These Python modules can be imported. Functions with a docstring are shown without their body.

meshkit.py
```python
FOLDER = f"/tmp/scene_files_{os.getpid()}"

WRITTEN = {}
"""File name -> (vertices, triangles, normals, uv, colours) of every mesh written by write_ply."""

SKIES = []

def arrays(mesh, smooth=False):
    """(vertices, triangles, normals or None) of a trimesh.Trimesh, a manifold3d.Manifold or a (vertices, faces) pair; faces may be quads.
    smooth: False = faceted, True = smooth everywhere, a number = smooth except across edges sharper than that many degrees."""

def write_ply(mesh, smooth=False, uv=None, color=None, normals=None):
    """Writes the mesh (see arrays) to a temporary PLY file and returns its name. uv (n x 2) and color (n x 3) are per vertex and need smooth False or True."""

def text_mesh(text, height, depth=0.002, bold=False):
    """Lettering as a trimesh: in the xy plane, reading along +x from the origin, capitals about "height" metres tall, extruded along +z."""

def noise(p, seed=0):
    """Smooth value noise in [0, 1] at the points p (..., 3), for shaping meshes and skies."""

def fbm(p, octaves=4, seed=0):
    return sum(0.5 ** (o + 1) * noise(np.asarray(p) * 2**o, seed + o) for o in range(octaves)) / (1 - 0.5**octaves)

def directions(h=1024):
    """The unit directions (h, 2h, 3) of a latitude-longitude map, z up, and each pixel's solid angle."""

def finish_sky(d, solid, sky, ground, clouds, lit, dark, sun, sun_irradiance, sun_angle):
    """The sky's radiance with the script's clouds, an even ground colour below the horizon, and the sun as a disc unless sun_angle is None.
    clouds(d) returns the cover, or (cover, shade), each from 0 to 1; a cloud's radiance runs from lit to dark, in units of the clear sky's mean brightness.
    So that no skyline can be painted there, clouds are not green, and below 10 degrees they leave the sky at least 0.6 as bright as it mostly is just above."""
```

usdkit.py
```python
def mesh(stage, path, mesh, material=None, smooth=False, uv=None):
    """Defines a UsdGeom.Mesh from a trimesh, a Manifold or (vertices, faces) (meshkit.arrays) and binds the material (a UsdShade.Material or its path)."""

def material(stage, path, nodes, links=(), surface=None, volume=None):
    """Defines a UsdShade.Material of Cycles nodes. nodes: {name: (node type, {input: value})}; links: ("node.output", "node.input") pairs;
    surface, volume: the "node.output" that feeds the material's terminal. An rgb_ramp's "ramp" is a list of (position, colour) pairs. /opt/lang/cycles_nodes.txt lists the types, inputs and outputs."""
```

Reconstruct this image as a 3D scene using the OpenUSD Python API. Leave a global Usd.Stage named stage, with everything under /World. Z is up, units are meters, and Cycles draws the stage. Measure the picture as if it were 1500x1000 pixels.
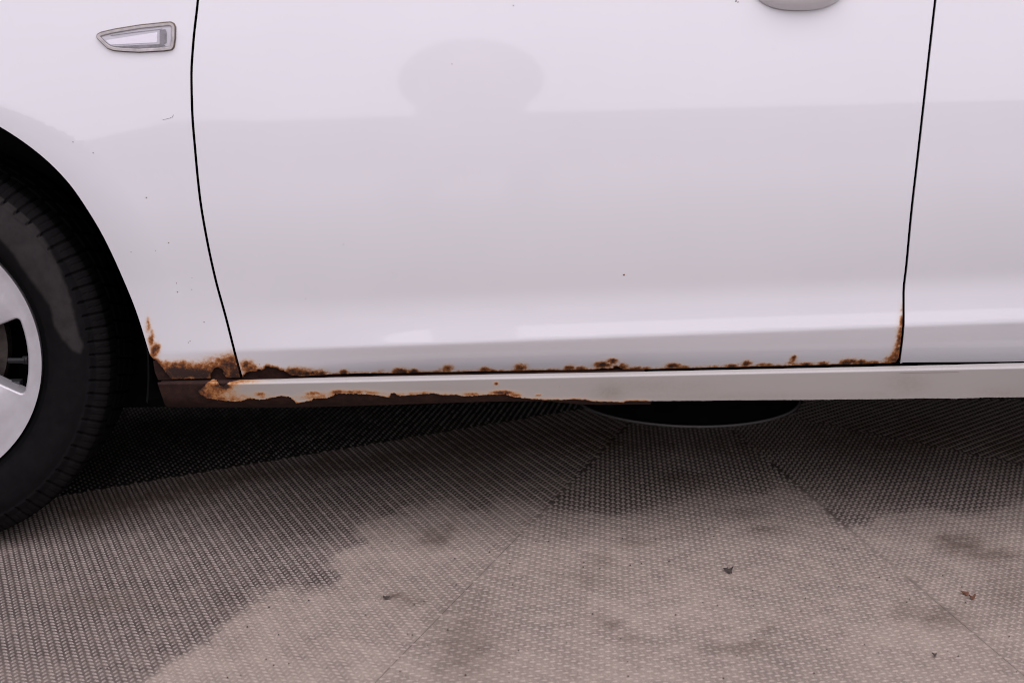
import math, random
import numpy as np, trimesh, shapely, usdkit, meshkit
from shapely.geometry import Polygon, LineString, box
from shapely.ops import unary_union
import mapbox_earcut
from pxr import Usd, UsdGeom, UsdLux, UsdShade, Sdf, Gf, Vt
rng = np.random.default_rng(11); random.seed(11)
stage = Usd.Stage.CreateInMemory()
UsdGeom.SetStageUpAxis(stage, 'Z'); UsdGeom.SetStageMetersPerUnit(stage, 1.0)
W = UsdGeom.Xform.Define(stage, '/World'); stage.SetDefaultPrim(W.GetPrim())
UsdGeom.Scope.Define(stage, '/World/Looks')

# ---------------------------------------------------------------- camera
F = 2000.0; HGT = .785; DIST = 1.97                      # focal length in photo pixels (1500 wide)
PITCH, YAW, ROLL = math.radians(12.8), math.radians(1.7), math.radians(.25)
FW = np.array([math.sin(YAW)*math.cos(PITCH), math.cos(YAW)*math.cos(PITCH), -math.sin(PITCH)])
r0 = np.array([math.cos(YAW), -math.sin(YAW), 0]); u0 = np.cross(r0, FW)
RT = r0*math.cos(ROLL) - u0*math.sin(ROLL); UP = np.cross(RT, FW)
CAM = np.array([0, -DIST, HGT])
cam = UsdGeom.Camera.Define(stage, '/World/camera')
M = np.eye(4); M[0, :3], M[1, :3], M[2, :3], M[3, :3] = RT, UP, -FW, CAM
cam.AddTransformOp().Set(Gf.Matrix4d(*M.ravel().tolist()))
cam.CreateHorizontalApertureAttr(36.0); cam.CreateVerticalApertureAttr(24.0)
cam.CreateFocalLengthAttr(F/1500*36); cam.CreateClippingRangeAttr(Gf.Vec2f(.05, 100))
cam.CreateFStopAttr(5.6); cam.CreateFocusDistanceAttr(2.02)
cam.CreateExposureAttr(0.95)

# ---------------------------------------------------------------- studio lamps: a tall soft wall behind the photographer, a soft ceiling
def rect_light(name, loc, target, w, h, power, color):
    L = UsdLux.RectLight.Define(stage, '/World/' + name)
    d = np.array(target, float) - np.array(loc, float); d /= np.linalg.norm(d)
    up = np.array([0, 0, 1.0]) if abs(d[2]) < .95 else np.array([0, 1.0, 0])
    r = np.cross(d, up); r /= np.linalg.norm(r); u = np.cross(r, d)
    m = np.eye(4); m[0, :3], m[1, :3], m[2, :3], m[3, :3] = r, u, -d, loc
    L.AddTransformOp().Set(Gf.Matrix4d(*m.ravel().tolist()))
    L.CreateWidthAttr(w); L.CreateHeightAttr(h); L.CreateIntensityAttr(power); L.CreateColorAttr(Gf.Vec3f(*color))
    return L
TINT = (.985, .935, 1.04)
rect_light('soft_wall_lamp', (0.3, -5.5, 1.82), (0.3, 0, 1.82), 11.0, 2.36, .76, TINT)
rect_light('soft_ceiling_lamp', (0.2, -2.95, 3.1), (0.2, -2.9, 0), 7.0, 4.5, 1.30, TINT)

# ---------------------------------------------------------------- from a point in the photograph to the place it shows
def ray(p):
    return FW + RT*(p[0]-750)/F - UP*(p[1]-500)/F
def ground(p):
    d = ray(p); return (CAM + d*(-CAM[2]/d[2]))[:2]
def on_plane(p, y):
    d = ray(p); return CAM + d*((y - CAM[1])/d[1])
def to_px(X):
    d = np.asarray(X, float) - CAM; z = d @ FW
    return np.stack([750 + F*(d @ RT)/z, 500 - F*(d @ UP)/z], -1)
def on_surf(p, S):
    y = -.03
    for _ in range(12):
        q = on_plane(p, y); y = float(S(np.array([q[0]]), np.array([q[2]]))[0])
    return q[[0, 2]]
def trace(pts, S):
    return np.array([on_surf(p, S) for p in pts])

# ---------------------------------------------------------------- prims
used = {}
def numbered(path):
    n = used.get(path, -1) + 1; used[path] = n
    return path if n == 0 else f'{path}_{n:03d}'
def thing(name, label, cat, loc=(0, 0, 0), group=None):
    x = UsdGeom.Xform.Define(stage, numbered('/World/' + name)); x.AddTranslateOp().Set(Gf.Vec3d(*map(float, loc)))
    p = x.GetPrim(); p.SetCustomDataByKey('label', label); p.SetCustomDataByKey('category', cat)
    if group: p.SetCustomDataByKey('group', group)
    return p
def obj(name, v, f, mat, parent=None, normals=None, attrs=None, label=None, kind=None, smooth=None):
    """one Mesh prim; v in world metres (things stand at the origin unless moved)"""
    path = numbered((str(parent.GetPath()) if parent else '/World') + '/' + name)
    if smooth is not None:
        m = usdkit.mesh(stage, path, trimesh.Trimesh(v, f, process=False), mat, smooth=smooth)
        m = UsdGeom.Mesh(stage.GetPrimAtPath(path))
    else:
        m = UsdGeom.Mesh.Define(stage, path)
        v = np.asarray(v, np.float32); f = np.asarray(f, np.int32)
        m.CreatePointsAttr(Vt.Vec3fArray.FromNumpy(v))
        m.CreateFaceVertexCountsAttr(Vt.IntArray.FromNumpy(np.full(len(f), f.shape[1], np.int32)))
        m.CreateFaceVertexIndicesAttr(Vt.IntArray.FromNumpy(np.ascontiguousarray(f.ravel())))
        m.CreateSubdivisionSchemeAttr('none')
        if normals is not None:
            m.CreateNormalsAttr(Vt.Vec3fArray.FromNumpy(np.asarray(normals, np.float32))); m.SetNormalsInterpolation('vertex')
        UsdShade.MaterialBindingAPI.Apply(m.GetPrim()).Bind(UsdShade.Material(stage.GetPrimAtPath(mat)) if isinstance(mat, str) else mat)
    for k, a in (attrs or {}).items():
        pv = UsdGeom.PrimvarsAPI(m).CreatePrimvar(k, Sdf.ValueTypeNames.FloatArray, 'vertex')
        pv.Set(Vt.FloatArray.FromNumpy(np.asarray(a, np.float32)))
    if label: m.GetPrim().SetCustomDataByKey('label', label)
    if kind: m.GetPrim().SetCustomDataByKey('kind', kind)
    return m.GetPrim()
def tm(name, mesh, mat, parent=None, smooth=30, **k):
    return obj(name, np.array(mesh.vertices), np.array(mesh.faces), mat, parent, smooth=smooth, **k)

# ---------------------------------------------------------------- materials
def mat(name, nodes, links, surface='p.BSDF'):
    return usdkit.material(stage, '/World/Looks/' + name, nodes, links, surface=surface)
def plain(name, col, rough=.5, metallic=0., noise=None, amt=.15, bump=0., **k):
    nodes = {'p': ('principled_bsdf', {'base_color': col, 'roughness': rough, 'metallic': metallic, **k})}; links = []
    if noise:
        nodes |= {'g': ('texture_coordinate', {}), 'n': ('noise_texture', {'scale': noise, 'detail': 5}),
                  'r': ('rgb_ramp', {'ramp': [(.3, tuple(c*(1-amt) for c in col)), (.7, tuple(min(1, c*(1+amt)) for c in col))]})}
        links += [('g.object', 'n.vector'), ('n.fac', 'r.fac'), ('r.color', 'p.base_color')]
        if bump:
            nodes['b'] = ('bump', {'strength': bump, 'distance': .002}); links += [('n.fac', 'b.height'), ('b.normal', 'p.normal')]
    return mat(name, nodes, links)
RUST_RAMP = [(0, (.74, .52, .27)), (.22, (.58, .26, .07)), (.5, (.29, .095, .024)), (.75, (.10, .036, .015)), (1, (.04, .018, .012))]
def paint_mat(name, base, coat=1.0, rough=.4, grime=(.36, .32, .27)):
    nodes = {
        'g': ('texture_coordinate', {}), 'a': ('attribute', {'attribute': 'rust'}), 'd': ('attribute', {'attribute': 'grime'}),
        'n1': ('noise_texture', {'scale': 170, 'detail': 5, 'roughness': .58}),
        'n2': ('noise_texture', {'scale': 900, 'detail': 3}),
        'n3': ('noise_texture', {'scale': 6, 'detail': 3}),
        'm1': ('map_range', {'from_min': .25, 'from_max': .75, 'to_min': .45, 'to_max': 1.45, 'clamp': True}),
        's': ('math', {'math_type': 'multiply'}),
        'on': ('math', {'math_type': 'greater_than', 'value2': .01}),
        'mul': ('math', {'math_type': 'multiply'}),
        'stain': ('map_range', {'range_type': 'smoothstep', 'from_min': .0, 'from_max': .56, 'clamp': True}),
        'deep': ('map_range', {'range_type': 'linear', 'from_min': .14, 'from_max': 1.08, 'clamp': True}),
        'cr': ('rgb_ramp', {'ramp': RUST_RAMP}),
        'base': ('rgb_ramp', {'ramp': [(.35, tuple(c*.985 for c in base)), (.65, base)]}),
        'gm': ('math', {'math_type': 'multiply'}), 'gr': ('map_range', {'from_min': .3, 'from_max': .7, 'to_min': .45, 'to_max': 1, 'clamp': True}),
        'gmix': ('mix_color', {'b': grime}), 'mix': ('mix_color', {}),
        'ro': ('mix_float', {'a': rough, 'b': .85}), 'inv': ('math', {'math_type': 'subtract', 'value1': 1.0}),
        'co': ('math', {'math_type': 'multiply', 'value2': coat}),
        'bf': ('math', {'math_type': 'multiply'}), 'b': ('bump', {'strength': .6, 'distance': .0012}),
        'p': ('principled_bsdf', {'coat_roughness': .04, 'coat_weight': coat, 'roughness': rough})}
    links = [('g.object', 'n1.vector'), ('g.object', 'n2.vector'), ('g.object', 'n3.vector'), ('n1.fac', 'm1.value'),
             ('m1.result', 's.value1'), ('a.fac', 's.value2'), ('a.fac', 'on.value1'), ('s.value', 'mul.value1'), ('on.value', 'mul.value2'),
             ('mul.value', 'stain.value'), ('mul.value', 'deep.value'), ('deep.result', 'cr.fac'), ('n3.fac', 'base.fac'),
             ('n1.fac', 'gr.value'), ('d.fac', 'gm.value1'), ('gr.result', 'gm.value2'), ('gm.value', 'gmix.fac'), ('base.color', 'gmix.a'),
             ('gmix.result', 'mix.a'), ('cr.color', 'mix.b'), ('stain.result', 'mix.fac'), ('mix.result', 'p.base_color'),
             ('stain.result', 'ro.fac'), ('ro.result', 'p.roughness'), ('stain.result', 'inv.value2'), ('inv.value', 'co.value1'), ('co.value', 'p.coat_weight'),
             ('stain.result', 'bf.value1'), ('n2.fac', 'bf.value2'), ('bf.value', 'b.height'), ('b.normal', 'p.normal')]
    return mat(name, nodes, links)
PAINT = paint_mat('white_car_paint', (.80, .785, .80))
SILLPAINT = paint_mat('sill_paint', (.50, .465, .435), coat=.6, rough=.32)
def rust_plate(name, k=1.0):
    return mat(name, {'g': ('texture_coordinate', {}), 'n': ('noise_texture', {'scale': 90, 'detail': 8, 'roughness': .7}),
        'm': ('noise_texture', {'scale': 14, 'detail': 4}),
        'r': ('rgb_ramp', {'ramp': [(.3, (.026*k, .012*k, .0095*k)), (.5, (.045*k, .021*k, .016*k)), (.7, (.075*k, .034*k, .023*k))]}),
        'r2': ('rgb_ramp', {'ramp': [(.35, (.7, .7, .7)), (.65, (1.1, 1.05, 1))]}), 'x': ('mix_color', {'blend_type': 'multiply', 'fac': 1.0}),
        'b': ('bump', {'strength': .5, 'distance': .002}), 'p': ('principled_bsdf', {'roughness': .8, 'specular_ior_level': .25})},
        [('g.object', 'n.vector'), ('g.object', 'm.vector'), ('n.fac', 'r.fac'), ('m.fac', 'r2.fac'), ('r.color', 'x.a'), ('r2.color', 'x.b'), ('x.result', 'p.base_color'), ('n.fac', 'b.height'), ('b.normal', 'p.normal')])
RUSTM = rust_plate('flaking_rust', .85)
VOID = plain('underseal_black', (.007, .0065, .0065), .9, specular_ior_level=.06, noise=30, amt=.4)
LINER = plain('liner_plastic', (.006, .006, .0065), .85, specular_ior_level=.12, noise=60, amt=.3, bump=.1)
SILVER = mat('alloy_silver', {'g': ('texture_coordinate', {}), 'n': ('noise_texture', {'scale': 40, 'detail': 5}),
    'r': ('rgb_ramp', {'ramp': [(.3, (.60, .57, .58)), (.65, (.68, .655, .67))]}), 'p': ('principled_bsdf', {'metallic': .35, 'roughness': .36, 'coat_weight': .5, 'coat_roughness': .12})},
    [('g.object', 'n.vector'), ('n.fac', 'r.fac'), ('r.color', 'p.base_color')])
DISC = plain('brake_iron', (.085, .068, .058), .5, metallic=.5, noise=80, amt=.35)
STEM = plain('rubber_black', (.010, .010, .0105), .55)
CHIP = plain('chip_dark', (.19, .14, .12), .8)
CHIPR = plain('chip_rusty', (.25, .11, .05), .8)
TYRE = mat('tyre_rubber', {'g': ('texture_coordinate', {}), 'a': ('attribute', {'attribute': 'dust_tone'}), 'n': ('noise_texture', {'scale': 55, 'detail': 7, 'roughness': .65}),
    'r': ('rgb_ramp', {'ramp': [(.3, (.0035, .0033, .0038)), (.7, (.006, .0056, .006))]}), 'r2': ('rgb_ramp', {'ramp': [(.3, (.034, .030, .030)), (.7, (.052, .046, .045))]}),
    'x': ('mix_color', {}), 'b': ('bump', {'strength': .25, 'distance': .001}), 'p': ('principled_bsdf', {'roughness': .7, 'specular_ior_level': .07})},
    [('g.object', 'n.vector'), ('n.fac', 'r.fac'), ('n.fac', 'r2.fac'), ('r.color', 'x.a'), ('r2.color', 'x.b'), ('a.fac', 'x.fac'), ('x.result', 'p.base_color'), ('n.fac', 'b.height'), ('b.normal', 'p.normal')])
BEZEL = plain('bezel_plastic', (.48, .445, .43), .45, noise=120, amt=.2)
CHROME = plain('reflector_chrome', (.74, .72, .75), .32, metallic=1.0)
BRIGHT = plain('reflector_white', (.86, .84, .87), .3, coat_weight=1.0)
GREYP = plain('lamp_holder_grey', (.36, .34, .36), .4, noise=150, amt=.3)
LENS = mat('clear_lens', {'f': ('fresnel', {'IOR': 1.5}), 't': ('transparent_bsdf', {'color': (.96, .95, .96)}), 'q': ('glossy_bsdf', {'roughness': .03, 'color': (1, 1, 1)}), 'm': ('mix_closure', {})},
    [('f.fac', 'm.fac'), ('t.BSDF', 'm.closure1'), ('q.BSDF', 'm.closure2')], surface='m.closure')
def deck(name, dark, light, rough, metal):
    return mat(name, {'g': ('texture_coordinate', {}), 'a': ('attribute', {'attribute': 'dust_tone'}), 'a2': ('attribute', {'attribute': 'mud_shade'}),
        'n': ('noise_texture', {'scale': 38, 'detail': 8, 'roughness': .7}), 'n2': ('noise_texture', {'scale': 420, 'detail': 4, 'roughness': .7}),
        'v': ('map_range', {'from_min': .3, 'from_max': .7, 'to_min': -.22, 'to_max': .22, 'clamp': True}), 's': ('math', {'math_type': 'add', 'use_clamp': True}),
        'x': ('mix_color', {'a': dark, 'b': light}), 'k': ('rgb_ramp', {'ramp': [(.3, (.80, .80, .80)), (.7, (1.16, 1.15, 1.14))]}),
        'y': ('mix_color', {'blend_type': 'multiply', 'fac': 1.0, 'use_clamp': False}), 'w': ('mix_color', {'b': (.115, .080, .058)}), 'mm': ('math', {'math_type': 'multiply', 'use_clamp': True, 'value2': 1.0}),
        'ro': ('mix_float', {'a': rough, 'b': .8}), 'me': ('mix_float', {'a': metal, 'b': 0.0}),
        'b': ('bump', {'strength': .3, 'distance': .0008}), 'p': ('principled_bsdf', {'specular_ior_level': .35})},
        [('g.object', 'n.vector'), ('g.object', 'n2.vector'), ('n.fac', 'v.value'), ('v.result', 's.value1'), ('a.fac', 's.value2'), ('s.value', 'x.fac'), ('n2.fac', 'k.fac'),
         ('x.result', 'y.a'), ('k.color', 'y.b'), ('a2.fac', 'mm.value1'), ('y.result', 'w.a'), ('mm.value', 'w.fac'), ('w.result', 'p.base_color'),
         ('s.value', 'ro.fac'), ('ro.result', 'p.roughness'), ('s.value', 'me.fac'), ('me.result', 'p.metallic'), ('n2.fac', 'b.height'), ('b.normal', 'p.normal')])
PLATE = deck('deck_plate', (.125, .100, .087), (.42, .342, .287), .5, .1)
DARKPLATE = deck('deck_plate_bare', (.022, .019, .018), (.20, .17, .155), .5, .1)
BAREBAR = deck('deck_bars_bare', (.36, .335, .305), (.40, .35, .31), .40, .35)
BAR = deck('deck_bars', (.34, .285, .252), (.46, .376, .32), .36, .15)
SEAM = plain('seam_dirt', (.15, .125, .115), .9)
CONC = plain('studio_floor_grey', (.22, .19, .18), .6, noise=5, amt=.2)
CLOTH = plain('jacket_cloth', (.26, .25, .27), .9, noise=90, amt=.3)
SKIN = plain('skin', (.55, .36, .28), .5)
HAIR = plain('hair_brown', (.05, .035, .025), .6)

# ---------------------------------------------------------------- the body side as a surface y = S(x, z)
def line_z(pts, y=-.045):
    q = np.array([on_plane(p, y) for p in pts]); c = np.polyfit(q[:, 0], q[:, 2], 1)
    return c
CURVES = [line_z(p) for p in (
    [(350, -90), (1500, -90)], [(350, 50), (1500, 50)], [(350, 176), (1000, 163), (1500, 148)], [(350, 290), (1500, 260)], [(350, 390), (1500, 350)],
    [(350, 436), (1500, 394)], [(350, 462), (1500, 419)], [(350, 484), (1500, 440)], [(350, 504), (1500, 461)], [(350, 511), (1500, 469)], [(350, 518), (1500, 477)], [(350, 556), (1500, 533)], [(350, 640), (1500, 620)])]
TILT = np.array([4.4, 2.8, 1.0, -3.0, -8.0, -10.5, -1.5, 5.0, 8.0, 8.0, -24., -28., -28.])     # degrees, up positive, at those lines
from scipy.interpolate import PchipInterpolator, RegularGridInterpolator
zn = np.array([np.polyval(c, .25) for c in CURVES])
tt = np.linspace(0, len(CURVES)-1, 1600)
tz = np.interp(tt, np.arange(len(CURVES)), zn)
ti = PchipInterpolator(np.arange(len(CURVES)), TILT)(tt)
yy = np.concatenate([[0], np.cumsum(np.tan(np.radians((ti[1:]+ti[:-1])/2))*np.diff(tz))])
yy += -.055 - np.interp(2.0, tt, yy)
ti_s = PchipInterpolator(np.arange(len(CURVES)), np.where(np.arange(13) < 5, TILT, [0, 0, 0, 0, 0, -5.2, -5.0, -4.5, -4.5, -5, -6, -8, -8]))(tt)   # without the lower feature line
ys = np.concatenate([[0], np.cumsum(np.tan(np.radians((ti_s[1:]+ti_s[:-1])/2))*np.diff(tz))]); ys += -.055 - np.interp(2.0, tt, ys)
AC = None
def smooth01(x): x = np.clip(x, 0, 1); return x*x*(3-2*x)
def S_body(x, z):
    x = np.asarray(x, float); z = np.asarray(z, float)
    zs = np.stack([np.polyval(c, x) for c in CURVES], 0)
    t = np.zeros_like(z)
    for k in range(len(CURVES)-1):
        a, b = zs[k], zs[k+1]
        t = np.where((z <= a) & (z > b), k + (a - z)/(a - b), t)
    t = np.where(z <= zs[-1], len(CURVES)-1, t); t = np.where(z >= zs[0], 0, t)
    w = smooth01((x + .54)/.5)
    y = np.interp(t, tt, yy)*w + np.interp(t, tt, ys)*(1-w)
    y = y + .0108*(.83 - x)*(z - .66) + .34*np.clip(-.41 - x, 0, .3)**1.4*(z - .66)     # the flank twists gently along its length
    y = y + .010*np.clip((-.20 - x)/.45, 0, None)**2          # plan curvature towards the front wing
    if AC is not None:                                           # wheel arch: the wing rolls gently inwards towards its lip
        rho = np.hypot(x - AC[0], z - AC[1]) - AC[2]
        an = np.degrees(np.arctan2(z - AC[1], x - AC[0]))
        wd = np.interp(an, [0, 10, 28, 38, 57, 75, 90], [.05, .055, .062, .062, .030, .014, .010])
        s = np.clip(1 - rho/wd, 0, 1.15)
        y = y + wd*(.075*s*s + .028*s)
    return y
lip_px = [(-120, 138), (-60, 157), (0, 187), (60, 229), (100, 269), (130, 312), (150, 346), (180, 410), (200, 460), (215, 508), (222, 530), (229, 560)]
lip = trace(lip_px, S_body)
def fit_circle(p):
    A = np.c_[2*p, np.ones(len(p))]; s = np.linalg.lstsq(A, (p**2).sum(1), rcond=None)[0]
    return s[0], s[1], math.sqrt(s[2] + s[0]**2 + s[1]**2)
AC = fit_circle(lip[2:10])

SL_T = line_z([(450, 554), (1500, 532.6)], -.042); SL_B = line_z([(450, 594), (1500, 584)], -.02)
def S_sill(x, z):
    zt, zb = np.polyval(SL_T, x), np.polyval(SL_B, x)
    d = zt - z; h = zt - zb
    r = .0055
    y = np.where(d < r, -.050 + (r - np.sqrt(np.clip(r*r - (r - np.clip(d, 0, r))**2, 0, None)))*1.9, -.050 + .32*(d - r))
    e = np.clip(d - (h - .006), 0, None); y = y + 18*e*e
    return y + .010*np.clip((-.20 - x)/.45, 0, None)**2
def S_inner(x, z):
    q = np.clip(np.polyval(SL_B, x) + .020 - z, 0, None); return S_sill(x, z) + .007 + 32*q*q
def normals(S, x, z, e=4e-4):
    n = np.stack([(S(x+e, z)-S(x-e, z))/(2*e), -np.ones_like(x), (S(x, z+e)-S(x, z-e))/(2*e)], -1)
    return n/np.linalg.norm(n, axis=1, keepdims=True)

# ---------------------------------------------------------------- a sheet-metal panel: a fine mesh of the surface inside an outline, with a rounded edge folded inwards
def densify(c, step):
    out = []
    for a, b in zip(c, np.roll(c, -1, 0)):
        n = max(1, int(math.ceil(np.linalg.norm(b-a)/step)))
        out += [a + (b-a)*k/n for k in range(n)]
    return np.array(out)
def panel(poly, S, gx, gz, edge_r=.0015, depth=.012, step=.004):
    poly = poly.buffer(0)
    if edge_r: 
        inner = poly.buffer(-edge_r, join_style='round', quad_segs=2)
    else: inner = poly
    parts = [g for g in getattr(inner, 'geoms', [inner]) if g.area > 2e-6]
    V, Fc, N = [], [], []; off = 0
    for pg in parts:
        pg = Polygon(densify(np.array(pg.exterior.coords)[:-1], step), [densify(np.array(h.coords)[:-1], step) for h in pg.interiors])
        shapely.prepare(pg)
        X0, Z0 = np.meshgrid(gx[:-1], gz[:-1], indexing='ij'); X1, Z1 = np.meshgrid(gx[1:], gz[1:], indexing='ij')
        B = shapely.box(X0.ravel(), Z0.ravel(), X1.ravel(), Z1.ravel())
        full = shapely.contains_properly(pg, B); part = shapely.intersects(pg, B) & ~full
        pts, tris = [], []
        for q in np.flatnonzero(full):
            i, j = divmod(q, len(gz)-1); k = len(pts)
            pts += [(gx[i], gz[j]), (gx[i+1], gz[j]), (gx[i+1], gz[j+1]), (gx[i], gz[j+1])]; tris += [(k, k+1, k+2), (k, k+2, k+3)]
        for g in shapely.intersection(pg, B[part]):
            for h in getattr(g, 'geoms', [g]):
                if h.geom_type != 'Polygon' or h.area < 1e-11: continue
                rings = [np.array(h.exterior.coords)[:-1]] + [np.array(r.coords)[:-1] for r in h.interiors]
                t = mapbox_earcut.triangulate_float64(np.vstack(rings), np.cumsum([len(r) for r in rings]).astype(np.uint32)).reshape(-1, 3)
                k = len(pts); pts += [tuple(p) for r in rings for p in r]; tris += [tuple(int(a)+k for a in x) for x in t]
        pts = np.round(np.array(pts), 7); uni, inv = np.unique(pts, axis=0, return_inverse=True); tris = inv.ravel()[np.array(tris)]
        tris = tris[(tris[:, 0] != tris[:, 1]) & (tris[:, 1] != tris[:, 2]) & (tris[:, 0] != tris[:, 2])]
        a, b, c = uni[tris[:, 0]], uni[tris[:, 1]], uni[tris[:, 2]]
        cr = (b-a)[:, 0]*(c-a)[:, 1] - (b-a)[:, 1]*(c-a)[:, 0]
        tris[cr < 0] = tris[cr < 0][:, ::-1]                      # counter-clockwise in (x, z) faces -y
        V.append(np.c_[uni[:, 0], S(uni[:, 0], uni[:, 1]), uni[:, 1]]); N.append(normals(S, uni[:, 0], uni[:, 1])); Fc.append(tris + off); off += len(uni)
        for ring in [pg.exterior, *pg.interiors]:
            c = np.array(ring.coords)[:-1]
            if len(c) < 4: continue
            t = np.roll(c, -1, 0) - np.roll(c, 1, 0); t /= np.linalg.norm(t, axis=1, keepdims=True) + 1e-12
            o = np.c_[t[:, 1], -t[:, 0]]
            if not ring.is_ccw if ring is pg.exterior else ring.is_ccw: o = -o
            n0 = normals(S, c[:, 0], c[:, 1]); o3 = np.c_[o[:, 0], np.zeros(len(o)), o[:, 1]]
            y0 = S(c[:, 0], c[:, 1])
            rows = []
            er = edge_r or 1e-5
            for ph in (0, 30, 60, 90):
                s_, k_ = math.sin(math.radians(ph)), 1-math.cos(math.radians(ph))
                rows.append((np.c_[c[:, 0]+o[:, 0]*er*s_, y0 + er*k_, c[:, 1]+o[:, 1]*er*s_], n0*math.cos(math.radians(ph)) + o3*s_))
            last = rows[-1][0].copy(); last[:, 1] += depth; rows.append((last, o3))
            n = len(c); base = off
            for p, nn in rows:
                V.append(p); N.append(nn/np.linalg.norm(nn, axis=1, keepdims=True)); off += n
            i = np.arange(n); j = (i+1) % n
            sgn = ring.is_ccw if ring is pg.exterior else not ring.is_ccw
            for k in range(len(rows)-1):
                A, Bq, Cq, Dq = base+k*n+i, base+k*n+j, base+(k+1)*n+j, base+(k+1)*n+i
                q = np.r_[np.c_[A, Dq, Cq], np.c_[A, Cq, Bq]]
                Fc.append(q if sgn == (ring is pg.exterior) or True else q[:, ::-1])
    V, N, Fc = np.vstack(V), np.vstack(N), np.vstack(Fc)
    fn = np.cross(V[Fc[:, 1]]-V[Fc[:, 0]], V[Fc[:, 2]]-V[Fc[:, 0]])
    flip = (fn*N[Fc].mean(1)).sum(1) < 0; Fc[flip] = Fc[flip][:, ::-1]
    return V, Fc, N
def splats(V, spots, edges=(), scale=1.0):
    p = to_px(V); r = np.zeros(len(V))
    for x, y, rx, ry, s in spots:
        d = ((p[:, 0]-x)/rx)**2 + ((p[:, 1]-y)/ry)**2
        r = np.maximum(r, s*np.exp(-d*.9)*(d < 7)) + .24*s*np.exp(-d*.25)*(d < 14)
    if len(edges):
        ls = shapely.union_all([LineString(e) for e, *_ in edges]); near = (np.abs(p[:, 1]-540) < 90)
        for e, wd, s in edges:
            l = LineString(e); d = np.full(len(V), 99.); d[near] = shapely.distance(l, shapely.points(p[near]))
            r = np.maximum(r, s*np.exp(-(d/wd)**1.3))
    return np.where(r < .012, 0, r)

# ---------------------------------------------------------------- outlines traced from the photograph
front_gap = [(296, -90), (290, 0), (283.5, 60), (280.5, 110), (281.5, 160), (286, 220), (293, 290), (303, 350), (316, 410), (331, 465), (345, 520), (354, 553)]
rear_gap = [(1381, -90), (1370, 0), (1362, 70), (1352, 160), (1343, 240), (1335, 310), (1327.5, 390), (1323.5, 430), (1323.5, 465), (1322, 490), (1319.5, 512), (1316.5, 534)]
from scipy.interpolate import CubicSpline
def spline(pts, n):
    p = np.array(pts, float); s = np.r_[0, np.cumsum(np.hypot(*np.diff(p, axis=0).T))]
    return np.c_[PchipInterpolator(s, p[:, 0])(np.linspace(0, s[-1], n)), PchipInterpolator(s, p[:, 1])(np.linspace(0, s[-1], n))]
fg, rg = spline(front_gap, 60), spline(rear_gap, 60)
GAP = .75
def wob(pts, a, seed):                                          # rust-eaten edge: jitter between traced points
    p = densify_open(np.array(pts, float), 1.6); r = np.random.default_rng(seed)
    p[1:-1] += r.normal(0, a, p[1:-1].shape); return p.tolist()
def densify_open(c, step):
    out = []
    for a, b in zip(c[:-1], c[1:]):
        n = max(1, int(math.ceil(np.linalg.norm(b-a)/step))); out += [a + (b-a)*k/n for k in range(n)]
    return np.array(out + [c[-1]])
hole_door = wob([(356, 553), (357, 552), (360.7, 546.5), (364.7, 545), (375.3, 544.5), (379.3, 541.5), (383.3, 543), (388.7, 540.5), (390, 537), (392.7, 537.5), (406, 540), (408.7, 542), (419.3, 545), (423.3, 549), (430, 550.5), (440, 551.5)], .35, 1)
hole_mid = wob([(873, 541.8), (882.5, 539.5), (890, 540.8), (899, 540), (900.5, 537), (905, 536.8), (908, 539), (912.5, 541.4)], .25, 2)
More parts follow.
